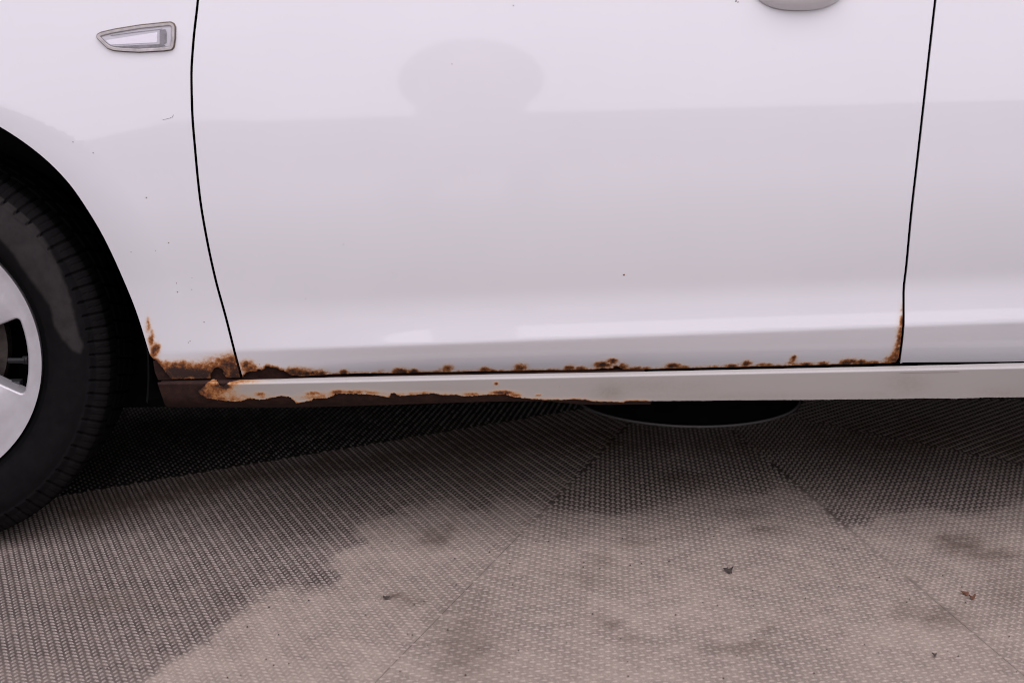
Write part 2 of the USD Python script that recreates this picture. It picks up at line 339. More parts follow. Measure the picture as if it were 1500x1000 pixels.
door_px = [(x+GAP, y) for x, y in fg] + hole_door + [(500, 548), (585, 547), (700, 544.5), (800, 543)] + hole_mid + [(950, 541), (1100, 537.5), (1200, 535), (1280, 533), (1300, 532.5)] + [(1312.5, 531)] + [(x-GAP, y) for x, y in rg[::-1]][1:]
fend_bot = wob([(232, 555), (260, 555.5), (300, 555), (309.3, 554.5)], .3, 3)
fend_hole = wob([(309.3, 546.5), (311.4, 546.5), (314.4, 540), (316.5, 539), (319.5, 538.3), (321.6, 540), (326.3, 542), (326.7, 544), (325, 546.5), (327.6, 549), (329.3, 552), (335.2, 554)], .3, 4)
rust_lip = wob([(220.5, 522), (224, 526), (232, 532), (237, 538), (240.7, 544), (247, 552), (250, 555.4)], .5, 5)
lipc = [tuple(p) for p in spline(lip_px, 70)]
lip_top = [p for p in lipc if p[1] < 520]
fend_px = [(-120, -90)] + lip_top + rust_lip + fend_bot[12:] + fend_hole + [(350.5, 553)] + [(x-GAP, y) for x, y in fg[::-1]]
rdoor_px = [(x+GAP, y) for x, y in rg] + [(1322, 531.8), (1420, 531), (1500, 530.2), (1700, 527)] + [(1700, -90)]
sill_up = wob([(288.7, 573), (296.7, 566.7), (304.7, 559), (308.7, 557), (316.7, 557), (319.3, 559.5), (322, 565), (327.3, 566), (331.3, 562), (335.3, 559)], .3, 6)
sill_lo_pts = [(950, 587.5), (918.5, 587.3), (914, 589.5), (890, 588.5), (869, 588), (854, 585.3), (836, 585), (830, 585.8), (800, 585.6), (785, 585), (770, 583.7), (755, 582), (740, 577.5), (710, 578.5), (692, 580), (680, 580.5), (668, 578.5), (650, 579), (635, 576.5), (617, 577.5), (599, 579.5), (587, 580.5), (583, 579.5), (578, 576.3), (573, 576.8), (571, 582.5), (552.7, 579.5), (536.7, 577.8), (523, 577), (502, 576.5), (491.3, 577.5), (486, 580.5), (475.3, 583.7), (459, 584), (456.7, 586.5), (442, 589.5), (436.7, 590.5), (434, 591), (428.7, 585), (423.3, 581), (411.3, 580.5), (400.7, 582), (390, 584.5), (380.7, 586), (368.7, 584), (360.7, 584.5), (355.3, 587), (344.7, 588.5), (328.7, 587), (315, 585), (302, 582.4), (292.7, 577), (288.7, 573)]
sill_lo = wob(sill_lo_pts, .45, 7)
sill_right_lo = wob([(1700, 580), (1500, 582), (1440, 582.5), (1400, 584), (1350, 583.6), (1300, 584.6), (1150, 586), (1000, 587.2), (950, 587.5)], .2, 8)
sill_px = sill_up[:-1] + [(335.3, 559), (350, 557.2), (450, 554.6), (600, 551.5), (950, 545), (1320, 537), (1500, 532.8), (1700, 529)] + sill_right_lo[:-1] + sill_lo[:-1]
inner_px = [(228, 556), (262, 553), (340, 552), (470, 550), (950, 540), (950, 594), (800, 588.5), (700, 590), (600, 593), (470, 596.5), (400, 597.5), (300, 597.5), (243, 597), (236, 585), (230, 568)]

car = thing('car', 'white car with rust-eaten sill and door bottoms standing on the turntable', 'car')
gx = np.arange(-1.02, 1.08, .0042)
zb = on_plane((700, 560), -.04)[2]
gz = np.r_[np.arange(.22, zb+.05, .0022), np.arange(zb+.05, zb+.14, .003), np.arange(zb+.14, .96, .008)]
gz = np.unique(np.round(gz, 6))
def add_panel(name, px, S, m, rust, edges, grime=(), edge_r=.0016, depth=.012, step=.004, label=None, grid=(gx, gz)):
    poly = Polygon(trace(px, S))
    if not poly.is_valid: poly = poly.buffer(0)
    V, Fc, N = panel(poly, S, *grid, edge_r=edge_r, depth=depth, step=step)
    rs = splats(V, rust, edges)*(.62 + .75*meshkit.fbm(V*55, 3, 12)); V[:, 1] -= .0016*np.clip(rs, 0, 1)*(meshkit.fbm(V*260, 3, 6) - .25)      # paint lifted by rust
    return obj(name, V, Fc, m, car, normals=N, attrs={'rust': rs, 'grime': splats(V, grime)}, label=label)
low = [(x, y) for x, y in door_px[60:-59]]
fender_rust = [(262, 546, 22, 8, .85), (285, 548, 18, 7, .9), (297, 546, 12, 8, .7), (338, 536, 16, 13, .62), (345, 547, 10, 9, .95), (330, 545, 9, 9, .75), (343, 530, 4, 8, .8), (312, 537, 7, 8, .75), (305, 547, 8, 8, .85), (297, 550, 5, 5, 1.0),
    (227, 515, 5, 9, .65), (222, 497, 4, 12, .55), (217, 480, 3, 14, .45), (231, 509, 3, 4, .8), (241, 536, 9, 8, .5), (255, 535, 10, 5, .5), (266, 535, 5, 6, .75), (250, 548, 8, 6, .9), (320, 530, 18, 6, .35), (283, 541, 8, 5, .5)]
door_rust = [(360, 536, 8, 7, .7), (366, 541, 8, 6, .85), (372, 538, 7, 5, .5), (428, 544, 10, 6, .7), (440, 545, 5, 4, .85), (447, 547, 7, 4, .7), (459, 547, 5, 3.5, .85), (470, 548, 10, 4, .7), (466, 544, 14, 5, .35),
    (503, 545.5, 5, 3.5, .95), (520, 546, 12, 3, .4), (557, 544, 6, 4, .4), (583, 544, 7, 4, .8), (590, 545, 5, 4, .9), (606, 544.5, 7, 3.5, .95), (638, 545, 10, 2.5, .5), (655, 540, 6, 5, .62), (660, 537, 4, 3, .6), (650, 542, 9, 4, .4), (710, 542.5, 6, 4, .8), (722, 544.5, 4, 2.5, 1.), (700, 544, 20, 3, .4),
    (762, 539, 7, 5, .7), (765, 534, 8, 3, .4), (755, 543, 14, 3, .45), (810, 542, 10, 3, .5), (834, 539.5, 6, 4, .8), (851, 540, 8, 3.5, .7), (882, 534.5, 8, 3.5, 1.0), (898, 528.5, 5, 2.8, 1.05), (912, 537, 5, 4, .8), (892, 532, 14, 6, .3), (930, 540, 9, 3, .6), (945, 539.5, 8, 3, .5),
    (985, 536, 9, 4, .75), (1000, 538, 12, 3, .5), (1040, 537.5, 14, 3, .4), (1070, 536, 10, 3, .6), (1094, 532, 4.5, 3.5, .95), (1092, 534, 9, 4, .5), (1120, 534.5, 12, 3, .55), (1163, 522.5, 2.6, 2.4, 1.0), (1161, 527, 4, 5, .4), (1160, 532, 8, 4, .45), (1180, 534, 10, 3, .6), (1206, 533, 8, 3.5, .8), (1238, 531.5, 6, 4, .9), (1247, 530, 9, 4, .6), (1262, 530.5, 6, 3.5, .85), (1280, 531, 12, 3, .6),
    (1303, 528, 9, 6, .5), (1311, 524, 5, 8, .7), (1315, 512, 4, 8, .65), (1317.5, 498, 2.8, 8, .85), (1319, 486, 2.6, 8, .6), (1320.5, 470, 2.4, 9, .55), (1320, 452, 2, 9, .35), (1318, 496, 5, 22, .3)]
add_panel('front_fender', fend_px, S_body, PAINT, fender_rust, [(rust_lip, 5, .95), (fend_hole, 3, 1.0), (fend_bot, 3, .8)], edge_r=.0011, depth=.005, step=.0018, label='white front wing eaten by rust along its lower edge')
add_panel('front_door', door_px, S_body, PAINT, door_rust, [(hole_door, 3.4, .95), (hole_mid, 2.2, .9), (low, 3.2, .66)], edge_r=.0010, depth=.005, step=.002, label='white front door with rusted bottom edge')
add_panel('rear_door', rdoor_px, S_body, PAINT, [], [], edge_r=.0012, depth=.005, label='white rear door without rust')
sgz = np.unique(np.round(np.r_[np.arange(.20, .34, .0008)], 6))
sill_rust = [(312, 572, 34, 16, .26), (352, 558, 34, 4, .34), (330, 583, 30, 5, .3), (470, 582, 40, 4, .3), (620, 577, 60, 3, .25), (297, 570, 7, 9, .55), (291, 573, 5, 6, .85), (304, 562, 8, 4, .35), (329, 566, 7, 4, 1.0), (322, 565, 6, 6, .7), (312, 562, 10, 5, .3), (343, 558, 12, 4, .32), (382, 576.5, 7, 2.6, .55), (384, 581, 5, 3, .4), (300, 580, 9, 4, .6), (322, 584, 18, 4, .5), (345, 584, 16, 4, .45), (459, 576, 10, 3, .5), (470, 580, 12, 3, .4), (494, 574, 8, 3, .65), (520, 574, 16, 3, .5), (545, 575, 12, 3, .4), (726.5, 561.5, 2.2, 2, .9), (690, 577, 12, 2.6, .6), (735, 575, 14, 3, .75), (755, 579, 10, 3, .5), (789, 578.5, 3, 1.6, .7), (620, 575, 16, 2.5, .35)]
sill_grime = [(325, 574, 40, 16, .55), (380, 580, 30, 6, .3), (893, 574, 18, 11, .75), (935, 565, 70, 8, .3), (1080, 580, 160, 6, .28), (1330, 562, 26, 14, .5), (1290, 578, 60, 6, .3), (1470, 575, 40, 8, .4), (1000, 568, 60, 12, .25), (650, 569, 60, 8, .2)]
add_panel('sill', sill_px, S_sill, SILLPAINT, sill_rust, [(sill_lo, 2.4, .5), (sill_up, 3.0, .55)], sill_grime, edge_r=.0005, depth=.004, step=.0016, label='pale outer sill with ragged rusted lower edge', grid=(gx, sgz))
V, Fc, N = panel(Polygon(trace(inner_px, S_inner)).buffer(0), S_inner, np.arange(-1, 1, .01), sgz, edge_r=.003, depth=.05, step=.006)
V[:, 1] += .0012*(meshkit.fbm(V*120, 3) - .5)
obj('inner_sill', V, Fc, RUSTM, car, normals=N, label='dark brown bare rusted inner sill')
# rusty inner skin behind the wing and door bottoms
def S_back(x, z): return S_body(x, z) + .0058
for px in ([(223, 527), (352, 520), (352, 556.5), (231, 557), (226, 545)], [(353, 528), (500, 528), (500, 552), (354, 556)], [(866, 522), (920, 522), (920, 545), (866, 546)]):
    V, Fc, N = panel(Polygon(trace(px, S_back)), S_back, np.arange(-1, 1, .01), np.arange(.2, .5, .006), edge_r=.001, depth=.004)
    V[:, 1] += .0015*(meshkit.fbm(V*150, 3) - .5)
    obj('inner_panel', V, Fc, RUSTM, car, normals=N, label='rusted inner metal showing through the corroded panel edge')

# dark shell that closes the car behind its panels, and the floor pan
def bx(x0, x1, y0, y1, z0, z1):
    m = trimesh.creation.box((x1-x0, y1-y0, z1-z0)); m.apply_translation(((x0+x1)/2, (y0+y1)/2, (z0+z1)/2)); return m
sx = np.linspace(-.46, 1.4, 100); prof = []
def shell(name, x0, x1, px_bot, off, m):
    X, T = np.meshgrid(np.linspace(x0, x1, 120), np.linspace(0, 1, 40), indexing='ij')
    zlo = np.polyval(SL_B, X) + .035; Z = zlo + (1.0 - zlo)*T
    Y = np.maximum(S_body(X, Z), S_body(X, np.clip(Z, .30, None))) + off
    v = np.c_[X.ravel(), Y.ravel(), Z.ravel()]; n = 40; i, j = np.meshgrid(np.arange(119), np.arange(39), indexing='ij'); a = (i*n+j).ravel()
    return obj(name, v, np.c_[a, a+n, a+n+1, a+1], m, car)
shell('door_frame', AC[0]+AC[2]+.03, 1.35, None, .0095, VOID)
tm('floor_pan', bx(-.46, 1.5, .10, 1.75, .262, .285), VOID, car)
tm('far_side', bx(-1.2, 1.5, 1.75, 1.79, .2, 1.2), VOID, car)
tm('bulkhead', bx(-.462, -.45, .03, 1.74, .263, 1.2), VOID, car)
tm('wheel_house', bx(-1.25, -.463, .285, .30, .165, 1.0), VOID, car)
# wheel arch liner: a shallow drum seen inside the arch, with its lower corner flap
ang = np.linspace(math.radians(-35), math.radians(125), 90)
rows = []
for rr, y in ((AC[2]+.004, -.028), (AC[2]-.001, -.010), (AC[2]-.006, .0), (AC[2]+.008, .03), (AC[2]+.008, .085), (AC[2]+.004, .09), (AC[2]+.008, .10), (AC[2]+.006, .26), (.12, .27)):
    rows.append(np.c_[AC[0]+rr*np.cos(ang), np.full(90, y), AC[1]+rr*np.sin(ang)])
rows = rows[1:]
v = np.vstack(rows); n = 90; i, j = np.meshgrid(np.arange(len(rows)-1), np.arange(n-1), indexing='ij'); a = (i*n+j).ravel()
keep = v[:, 2] > .246
f = np.c_[a, a+1, a+n+1, a+n]; f = f[keep[f].all(1)]
obj('wheel_arch_liner', v, f[:, ::-1], LINER, car)

# ---------------------------------------------------------------- wheel
WY = .040
wc = on_plane((-149, 522), WY); WC = np.array([wc[0], WY, wc[2]]); RT_TYRE = WC[2] - .002
RIM = abs(on_plane((63, 522), WY)[0] - wc[0])
wheel = UsdGeom.Xform.Define(stage, str(car.GetPath()) + '/front_wheel').GetPrim()
R1 = RT_TYRE
prof = [(RIM-.006, .020), (RIM-.0005, .008), (RIM+.005, .003), (RIM+.012, -.003), (RIM+.022, -.0085), (RIM+.034, -.011), (RIM+.046, -.0115), (RIM+.056, -.010), (R1-.036, -.007), (R1-.031, -.005), (R1-.0300, -.0062), (R1-.026, -.0035), (R1-.020, .001), (R1-.013, .007), (R1-.007, .014), (R1-.003, .023), (R1-.001, .034), (R1, .05)]
prof = np.array(prof); s = np.r_[0, np.cumsum(np.hypot(*np.diff(prof, axis=0).T))]
ss = np.linspace(0, s[-1], 64); P = np.c_[PchipInterpolator(s, prof[:, 0])(ss), PchipInterpolator(s, prof[:, 1])(ss)]
P = np.vstack([P, np.c_[np.full(30, R1), np.linspace(.052, .155, 30)], [(R1-.006, .185), (R1-.03, .205), (R1-.08, .205), (RIM-.01, .195)]])
nt = 1440; th = np.linspace(0, 2*np.pi, nt, endpoint=False); TH, I = np.meshgrid(th, np.arange(len(P)), indexing='ij')
rr, yy_ = P[I, 0].copy(), P[I, 1].copy()
NL = 84; ph = TH*NL/(2*np.pi); u = (ph + .25*np.sin(ph*2*np.pi*5/84)) 
skew = (rr - (R1-.03))/.03
uu = (u + .18*skew) % 1.0
inband = (I > 36) & (rr > R1-.0285) & (yy_ < .046)
lug = smooth01((np.abs(uu-.5) - .0)/.09)*0
groove = inband*(1 - smooth01((np.abs(uu - .5) - .36)/(-.0 + .06)) > .5)*0
d_edge = np.minimum(uu, 1-uu)
groove = inband*(1-smooth01((d_edge-.04)/.07))*.0032
sipe = ((rr > R1-.018) & (yy_ < .046))*(1-smooth01((np.abs(uu-.52)-.012)/.03))*.0016
ring_g = ((np.abs(yy_-.050) < .0045) | (np.abs(yy_-.082) < .005) | (np.abs(yy_-.122) < .005))*.007
block2 = (yy_ > .055)*(np.minimum((u*.8+yy_*9) % 1, 1-(u*.8+yy_*9) % 1) < .07)*.005
nr = np.gradient(P, axis=0); nrm = np.c_[nr[:, 1], -nr[:, 0]]; nrm /= np.linalg.norm(nrm, axis=1, keepdims=True)
dd = groove + sipe + ring_g + block2
rr = rr - nrm[I, 0]*dd; yy_ = yy_ - nrm[I, 1]*dd
# a flat where it bears on the deck
V = np.c_[(WC[0] + rr*np.cos(TH)).ravel(), (WY + yy_).ravel(), (WC[2] + rr*np.sin(TH)).ravel()]
V[:, 2] = np.maximum(V[:, 2], .0015)
n = len(P); i, j = np.meshgrid(np.arange(nt), np.arange(n-1), indexing='ij'); a = (i*n+j).ravel(); b = (((i+1) % nt)*n+j).ravel()
Fq = np.c_[a, a+1, b+1, b]
fn = np.cross(V[Fq[:, 1]]-V[Fq[:, 0]], V[Fq[:, 3]]-V[Fq[:, 0]]); VN = np.zeros_like(V)
for k in range(4): np.add.at(VN, Fq[:, k], fn)
c0 = V - np.array([WC[0], .1, WC[2]]); rad = np.c_[c0[:, 0], 0*c0[:, 0], c0[:, 2]]; rad *= (1 - .26/np.linalg.norm(rad, axis=1))[:, None]; rad[:, 1] = c0[:, 1]
if ((VN*rad).sum(1) < 0).mean() > .5: VN = -VN; Fq = Fq[:, ::-1]
VN /= np.linalg.norm(VN, axis=1, keepdims=True) + 1e-20
pp = to_px(V)
dusty = Polygon([(-200, 60), (-40, 230), (0, 262), (40, 312), (70, 358), (88, 395), (103, 440), (114, 480), (119, 505), (116, 516), (106, 513), (92, 497), (82, 480), (76, 460), (71, 445), (62, 432), (42, 406), (20, 372), (0, 350), (-60, 300), (-200, 280)])  # outline of a paler patch on the upper sidewall
pj = pp + (meshkit.fbm(V*60, 3, 4)-.5)[:, None]*9
dd_ = shapely.distance(dusty.exterior, shapely.points(pj)); dd_ = np.where(shapely.contains_xy(dusty, pj[:, 0], pj[:, 1]), dd_, -dd_)
du = (.10 + .75*smooth01(.5 + dd_/6))*(V[:, 1] < WY)
du = np.where((I.ravel() > 40) & (V[:, 1] < .06), .2, du)
tyre = obj('tyre', V, Fq, TYRE, wheel, normals=VN, attrs={'dust_tone': du})  # on the tyre this attribute only lightens the tone
# alloy rim: dished face with five openings
def rim_y(r, t):
    p = (t - math.radians(-1.0)) % (2*math.pi/5) - math.pi/5            # 0 at the middle of a spoke
    w = np.abs(p)/math.radians(18)
    face = WY + .004 + .010*np.clip(1 - (r/RIM), 0, 1) + .028*np.clip((RIM*.86-r)/(RIM*.86), 0, 1)**1.2
    crown = -.004*(1 - np.clip(w, 0, 1)**2)*np.clip((RIM*.86-r)/.03, 0, 1)
    lipz = -.0015*smooth01((r-(RIM-.016))/.016)
    return face + crown + lipz
def S_rim(x, z):
    dx, dz = np.asarray(x)-WC[0], np.asarray(z)-WC[2]
    return rim_y(np.hypot(dx, dz), np.arctan2(dz, dx))
disk = Polygon([(WC[0]+RIM*math.cos(a), WC[2]+RIM*math.sin(a)) for a in np.linspace(0, 2*math.pi, 180, endpoint=False)])
opens = []
for k in range(5):
    a0 = math.radians(-1.0) + k*2*math.pi/5
    pol = []
    r_o, r_i = RIM*.885, RIM*.40
    for a in np.linspace(-18.2, 18.2, 20): pol.append((r_o*math.cos(a0+math.radians(a)), r_o*math.sin(a0+math.radians(a))))
    for a in np.linspace(13, -13, 8): pol.append((r_i*math.cos(a0+math.radians(a)), r_i*math.sin(a0+math.radians(a))))
    opens.append(Polygon(np.array(pol) + [WC[0], WC[2]]).buffer(-.006).buffer(.006))
rp = disk.difference(unary_union(opens))
V, Fc, N = panel(rp, S_rim, np.arange(WC[0]-.24, WC[0]+.24, .005), np.arange(WC[2]-.24, WC[2]+.24, .005), edge_r=.0035, depth=.03, step=.004)
rim = obj('rim', V, Fc, SILVER, wheel, normals=N)
cyl = lambda r, h, x, y, z, sec=64: trimesh.creation.cylinder(r, h, sections=sec, transform=trimesh.transformations.translation_matrix((x, y, z)) @ trimesh.transformations.rotation_matrix(math.pi/2, (1, 0, 0)))
barrel = trimesh.creation.annulus(RIM-.016, RIM-.010, .17, sections=96); barrel.apply_transform(trimesh.transformations.rotation_matrix(math.pi/2, (1, 0, 0))); barrel.apply_translation((WC[0], WY+.125, WC[2]))
tm('rim_barrel', barrel, plain('barrel_dark', (.06, .055, .055), .5, metallic=.5), wheel)
tm('brake_disc', cyl(.134, .022, WC[0], WY+.095, WC[2]), DISC, wheel)
tm('brake_back_plate', cyl(.185, .01, WC[0], WY+.165, WC[2]), VOID, wheel)
vs = on_plane((31, 528), WY+.012)
valve = trimesh.util.concatenate([trimesh.creation.cylinder(.0042, .026, sections=14, transform=trimesh.transformations.translation_matrix((vs[0]-.007, WY+.014, vs[2])) @ trimesh.transformations.rotation_matrix(math.pi/2, (.25, 1, .1))),
    trimesh.creation.cylinder(.0062, .008, sections=14, transform=trimesh.transformations.translation_matrix((vs[0]+.006, WY+.016, vs[2])) @ trimesh.transformations.rotation_matrix(math.pi/2, (.25, 1, .1)))])
tm('valve_stem', valve, STEM, wheel)
wgt = on_plane((22, 566), WY+.045)
tm('balance_weight', bx(wgt[0]-.010, wgt[0]+.010, wgt[1]-.008, wgt[1]+.008, wgt[2]-.012, wgt[2]+.010), plain('lead_grey', (.045, .045, .048), .5), wheel)

# ---------------------------------------------------------------- side indicator on the wing
ind_px = [(140.7, 53.6), (142, 49.9), (147.7, 46.6), (167.3, 42), (204.7, 35.9), (242, 32), (250.4, 31.4), (256, 34), (258.7, 39.6), (258.4, 57.3), (256.5, 69.5), (253.2, 74.2), (242, 76), (204.7, 78), (182.3, 77), (167.3, 75.5), (158, 72.3), (148.7, 63.9), (142.1, 56.9)]
ip = Polygon(trace(ind_px, S_body)).buffer(-.004, quad_segs=8).buffer(.006, quad_segs=8).buffer(-.002, quad_segs=8)
ind = UsdGeom.Xform.Define(stage, str(car.GetPath()) + '/side_indicator').GetPrim()
igx, igz = np.arange(ip.bounds[0]-.01, ip.bounds[2]+.01, .003), np.arange(ip.bounds[1]-.01, ip.bounds[3]+.01, .003)
def off(S, d): return lambda x, z: S(x, z) + d
def part(name, poly, d, m, er, dp, par=ind):
    V, Fc, N = panel(poly, off(S_body, d), igx, igz, edge_r=er, depth=dp, step=.0015); return obj(name, V, Fc, m, par, normals=N)
ring = ip.difference(ip.buffer(-.0062))
part('bezel', ring, -.0050, BEZEL, .0018, .007)
part('gasket', ip.buffer(.0004), -.0008, plain('gasket_dark', (.20, .16, .13), .8), .0006, .003)
part('reflector', ip.buffer(-.0045), -.0014, BRIGHT, .0008, .001)
def ipoly(p): return Polygon(trace([(130+x/10.714, 20+y/10.714) for x, y in p], S_body))
part('reflector_facet', ipoly([(250, 425), (380, 395), (1092, 285), (1092, 462), (340, 498)]), -.0026, CHROME, .0006, .001)
part('lamp_holder', ipoly([(1110, 255), (1215, 238), (1240, 300), (1236, 470), (1180, 500), (1110, 505)]), -.0024, GREYP, .0008, .001)
part('reflector_step', ipoly([(345, 340), (700, 290), (1165, 236), (1165, 252), (700, 308), (350, 358)]), -.0024, GREYP, .0003, .001)
part('lower_reflector', ipoly([(350, 512), (1180, 474), (1215, 512), (1100, 540), (700, 560), (420, 545)]), -.0020, GREYP, .0004, .001)
part('lens', ip.buffer(-.0055), -.0046, LENS, .0008, .001)

# ---------------------------------------------------------------- door handle (only its lower lip is in the picture)
hc = on_surf((1171, -34), S_body); ha = abs(on_surf((1244, -34), S_body)[0]-hc[0]); hb = abs(on_surf((1171, 16.5), S_body)[1]-hc[1])
hp = Polygon([(hc[0]+ha*abs(math.cos(a))**.8*math.copysign(1, math.cos(a)), hc[1]+hb*abs(math.sin(a))**.8*math.copysign(1, math.sin(a))) for a in np.linspace(0, 2*math.pi, 120, endpoint=False)])
def S_handle(x, z):
    q = np.clip((np.abs((x-hc[0])/ha)**2.4 + np.abs((z-hc[1])/hb)**2.4), 0, 1)
    return S_body(x, z) - .001 - .030*(1-q)**.55
V, Fc, N = panel(hp.buffer(-.0004), S_handle, np.arange(hc[0]-ha-.01, hc[0]+ha+.01, .003), np.arange(hc[1]-hb-.01, hc[1]+hb+.01, .0015), edge_r=.0004, depth=.001, step=.003)
nn = np.linalg.norm(N, axis=1)
obj('door_handle', V, Fc, PAINT, car, normals=N, attrs={'rust': np.zeros(len(V)), 'grime': np.full(len(V), .12)})

# stone chips and a scratch in the paint
chips = [(214.5, 289.5, 1.0), (247, 355.5, .9), (192, 369, .6), (228, 367, .5), (258.6, 414.6, .7), (260, 427.5, .9), (281.4, 407, .5), (281, 424, .6), (136.5, 224, .8), (107, 208, .7), (299, 471.5, .8), (276, 501.5, .7), (278.5, 499.5, .8), (752, 8.5, .9), (662, 94, .7), (503, 358, .6), (448, 438, .5), (1078, 2, 1.3), (1081, 3.5, 1.0), (380, 533.5, .7), (1133, 72, .4), (240, 175.6, .45), (245, 174.2, .45), (250, 172.6, .5), (252.5, 170.5, .5)]
for k, (x, y, r) in enumerate(chips + [(914, 402.5, 1.5), (575, 400, .6), (820, 566, .5)]):
    S = S_sill if y > 558 else S_body
    c = on_surf((x, y), S); rr = r*.00098
    pts = [(c[0]+rr*(1+.3*math.sin(3*a+k))*math.cos(a), c[1]+rr*(1+.3*math.cos(2*a+k))*math.sin(a)) for a in np.linspace(0, 2*math.pi, 9, endpoint=False)]
    pts = np.array(pts); yv = S(pts[:, 0], pts[:, 1]) - .0003; cv = np.array([[c[0], float(S(np.array([c[0]]), np.array([c[1]]))[0])-.0005, c[1]]])
    v = np.vstack([cv, np.c_[pts[:, 0], yv, pts[:, 1]]]); i = np.arange(9)
    obj('paint_chip', v, np.c_[np.zeros(9, int), 1+i, 1+(i+1) % 9], CHIPR if k >= len(chips) else CHIP, car)
def ribbon(px, S, w, m, name):
    p = np.array([on_surf(q, S) for q in px]); t = np.gradient(p, axis=0); t /= np.linalg.norm(t, axis=1, keepdims=True); o = np.c_[-t[:, 1], t[:, 0]]*w/2
    a, b = p+o, p-o; q = np.vstack([a, b]); v = np.c_[q[:, 0], S(q[:, 0], q[:, 1])-.00025, q[:, 1]]; n = len(p); i = np.arange(n-1)
    obj(name, v, np.c_[i, i+n, i+n+1, i+1], m, car)
ribbon([(238, 175.8), (243, 174.8), (249, 173.4), (252, 172.6), (253.6, 170.5), (254, 168)], S_body, .0006, plain('scratch_grey', (.42, .38, .40), .6), 'scratch')
ribbon([(1318, 546.5), (1360, 545.6), (1405, 544.6)], S_sill, .0008, plain('scratch_brown', (.34, .29, .25), .6), 'scratch')

# ---------------------------------------------------------------- turntable deck
HUB = ground((1005, 579)); HR = .247; TR = 3.4
tt_thing = thing('turntable', 'dusty turntable deck of wedge-shaped tread plates under the car', 'turntable')
def ang_of(p, q):
    v = ground(q) - ground(p); return math.atan2(v[1], v[0])
seam_pts = [((600, 640), (300, 690)), ((800, 740), (545, 1000)), ((1180, 720), (1490, 980))]
def seam_line(p, q): return ground(p), ang_of(p, q)
a3, a1, a2 = (ang_of(*s) for s in seam_pts)
def wedge(sa, sb, g=.0002):
    """plate between two seams, each a (point, angle) half line from the hub"""
    pts = []
    for (p, a), sg in ((sa, 1), (sb, -1)):
        d = np.array([math.cos(a), math.sin(a)]); n = np.array([-d[1], d[0]])*g*sg
        s0 = math.sqrt(max(0, (HR+.02)**2 - np.linalg.norm((p-HUB) - d*((p-HUB) @ d))**2)) - (p-HUB) @ d
        pts.append([p + d*s0 + n, p + d*(s0+TR) + n])
    aa = math.atan2(*(pts[0][1]-HUB)[::-1]); ab = math.atan2(*(pts[1][1]-HUB)[::-1])
    if ab < aa: ab += 2*math.pi
    rr = np.linalg.norm(pts[0][1]-HUB)
    arc = [HUB + rr*np.array([math.cos(t), math.sin(t)]) for t in np.linspace(aa, ab, 24)[1:-1]]
    a0 = math.atan2(*(pts[0][0]-HUB)[::-1]); b0 = math.atan2(*(pts[1][0]-HUB)[::-1])
    if b0 < a0: b0 += 2*math.pi
    ri = HR+.003; inner = [HUB + ri*np.array([math.cos(t), math.sin(t)]) for t in np.linspace(b0, a0, 24)]
    return Polygon([pts[0][1], *arc, pts[1][1], *inner]).buffer(0)
sm = [(ground(seam_pts[0][0]), a3), (ground(seam_pts[1][0]), a1), (ground(seam_pts[2][0]), a2)]
angs = [a2+math.radians(x) for x in (36, 72, 108, 144)]
# seams counter-clockwise: a3 (left), a1, a2, then the rest
allseams = [(HUB, a3-math.radians(36)), sm[0], sm[1], sm[2], (HUB, a2+math.radians(38)), (HUB, a2+math.radians(76)), (HUB, a2+math.radians(114)), (HUB, a2+math.radians(150)), (HUB, a3+2*math.pi-math.radians(72))]
axes = {0: 77, 1: 112, 2: 142, 3: 188, 4: 40}
dust_px = Polygon([(205, 1010), (250, 975), (285, 955), (335, 890), (400, 862), (478, 852), (500, 815), (522, 785), (560, 764), (610, 745), (650, 738), (705, 742), (745, 735), (790, 738), (830, 752), (900, 750), (950, 742), (1010, 728), (1080, 722), (1135, 706), (1182, 722), (1240, 772), (1262, 770), (1290, 752), (1340, 744), (1420, 752), (1500, 738), (1700, 735), (1700, 1300), (205, 1300)])
mid_px = Polygon([(-200, 1010), (-100, 850), (60, 770), (180, 740), (330, 715), (600, 690), (700, 650), (900, 640), (1200, 640), (1700, 640), (1700, 1300), (-200, 1300)])
smear_px = Polygon([(80, 745), (200, 712), (330, 690), (520, 660), (640, 645), (760, 618), (800, 640), (700, 680), (560, 690), (420, 700), (330, 722), (240, 745), (120, 770)])
muds_and_shade = [(860, 640, 200, 34, .95), (1080, 650, 120, 26, .8), (1300, 640, 200, 40, .9), (1490, 650, 90, 40, .8), (700, 650, 130, 34, .9), (680, 945, 50, 55, .55), (1410, 797, 40, 14, .9), (1450, 812, 40, 12, .8), (1385, 790, 14, 8, 1.0), (1375, 905, 45, 16, .6), (1330, 895, 25, 14, .45), (1110, 945, 22, 10, .55), (1125, 925, 10, 14, .5), (1080, 950, 50, 8, .5), (900, 915, 16, 6, .6), (925, 935, 16, 6, .5), (880, 905, 14, 6, .5), (640, 790, 22, 14, .75), (655, 775, 14, 10, .6), (575, 872, 14, 4, 1.2), (600, 880, 30, 12, .4), (930, 795, 30, 10, .45), (1130, 780, 30, 9, .45), (860, 850, 30, 10, .35), (880, 820, 20, 10, .4), (150, 880, 70, 16, .35), (330, 880, 24, 20, .3), (1480, 865, 30, 30, .35), (1090, 750, 40, 8, .4), (1000, 700, 60, 12, .5), (700, 700, 60, 16, .5)]  # mud stains; the wide ones beneath the car also paint in its shade
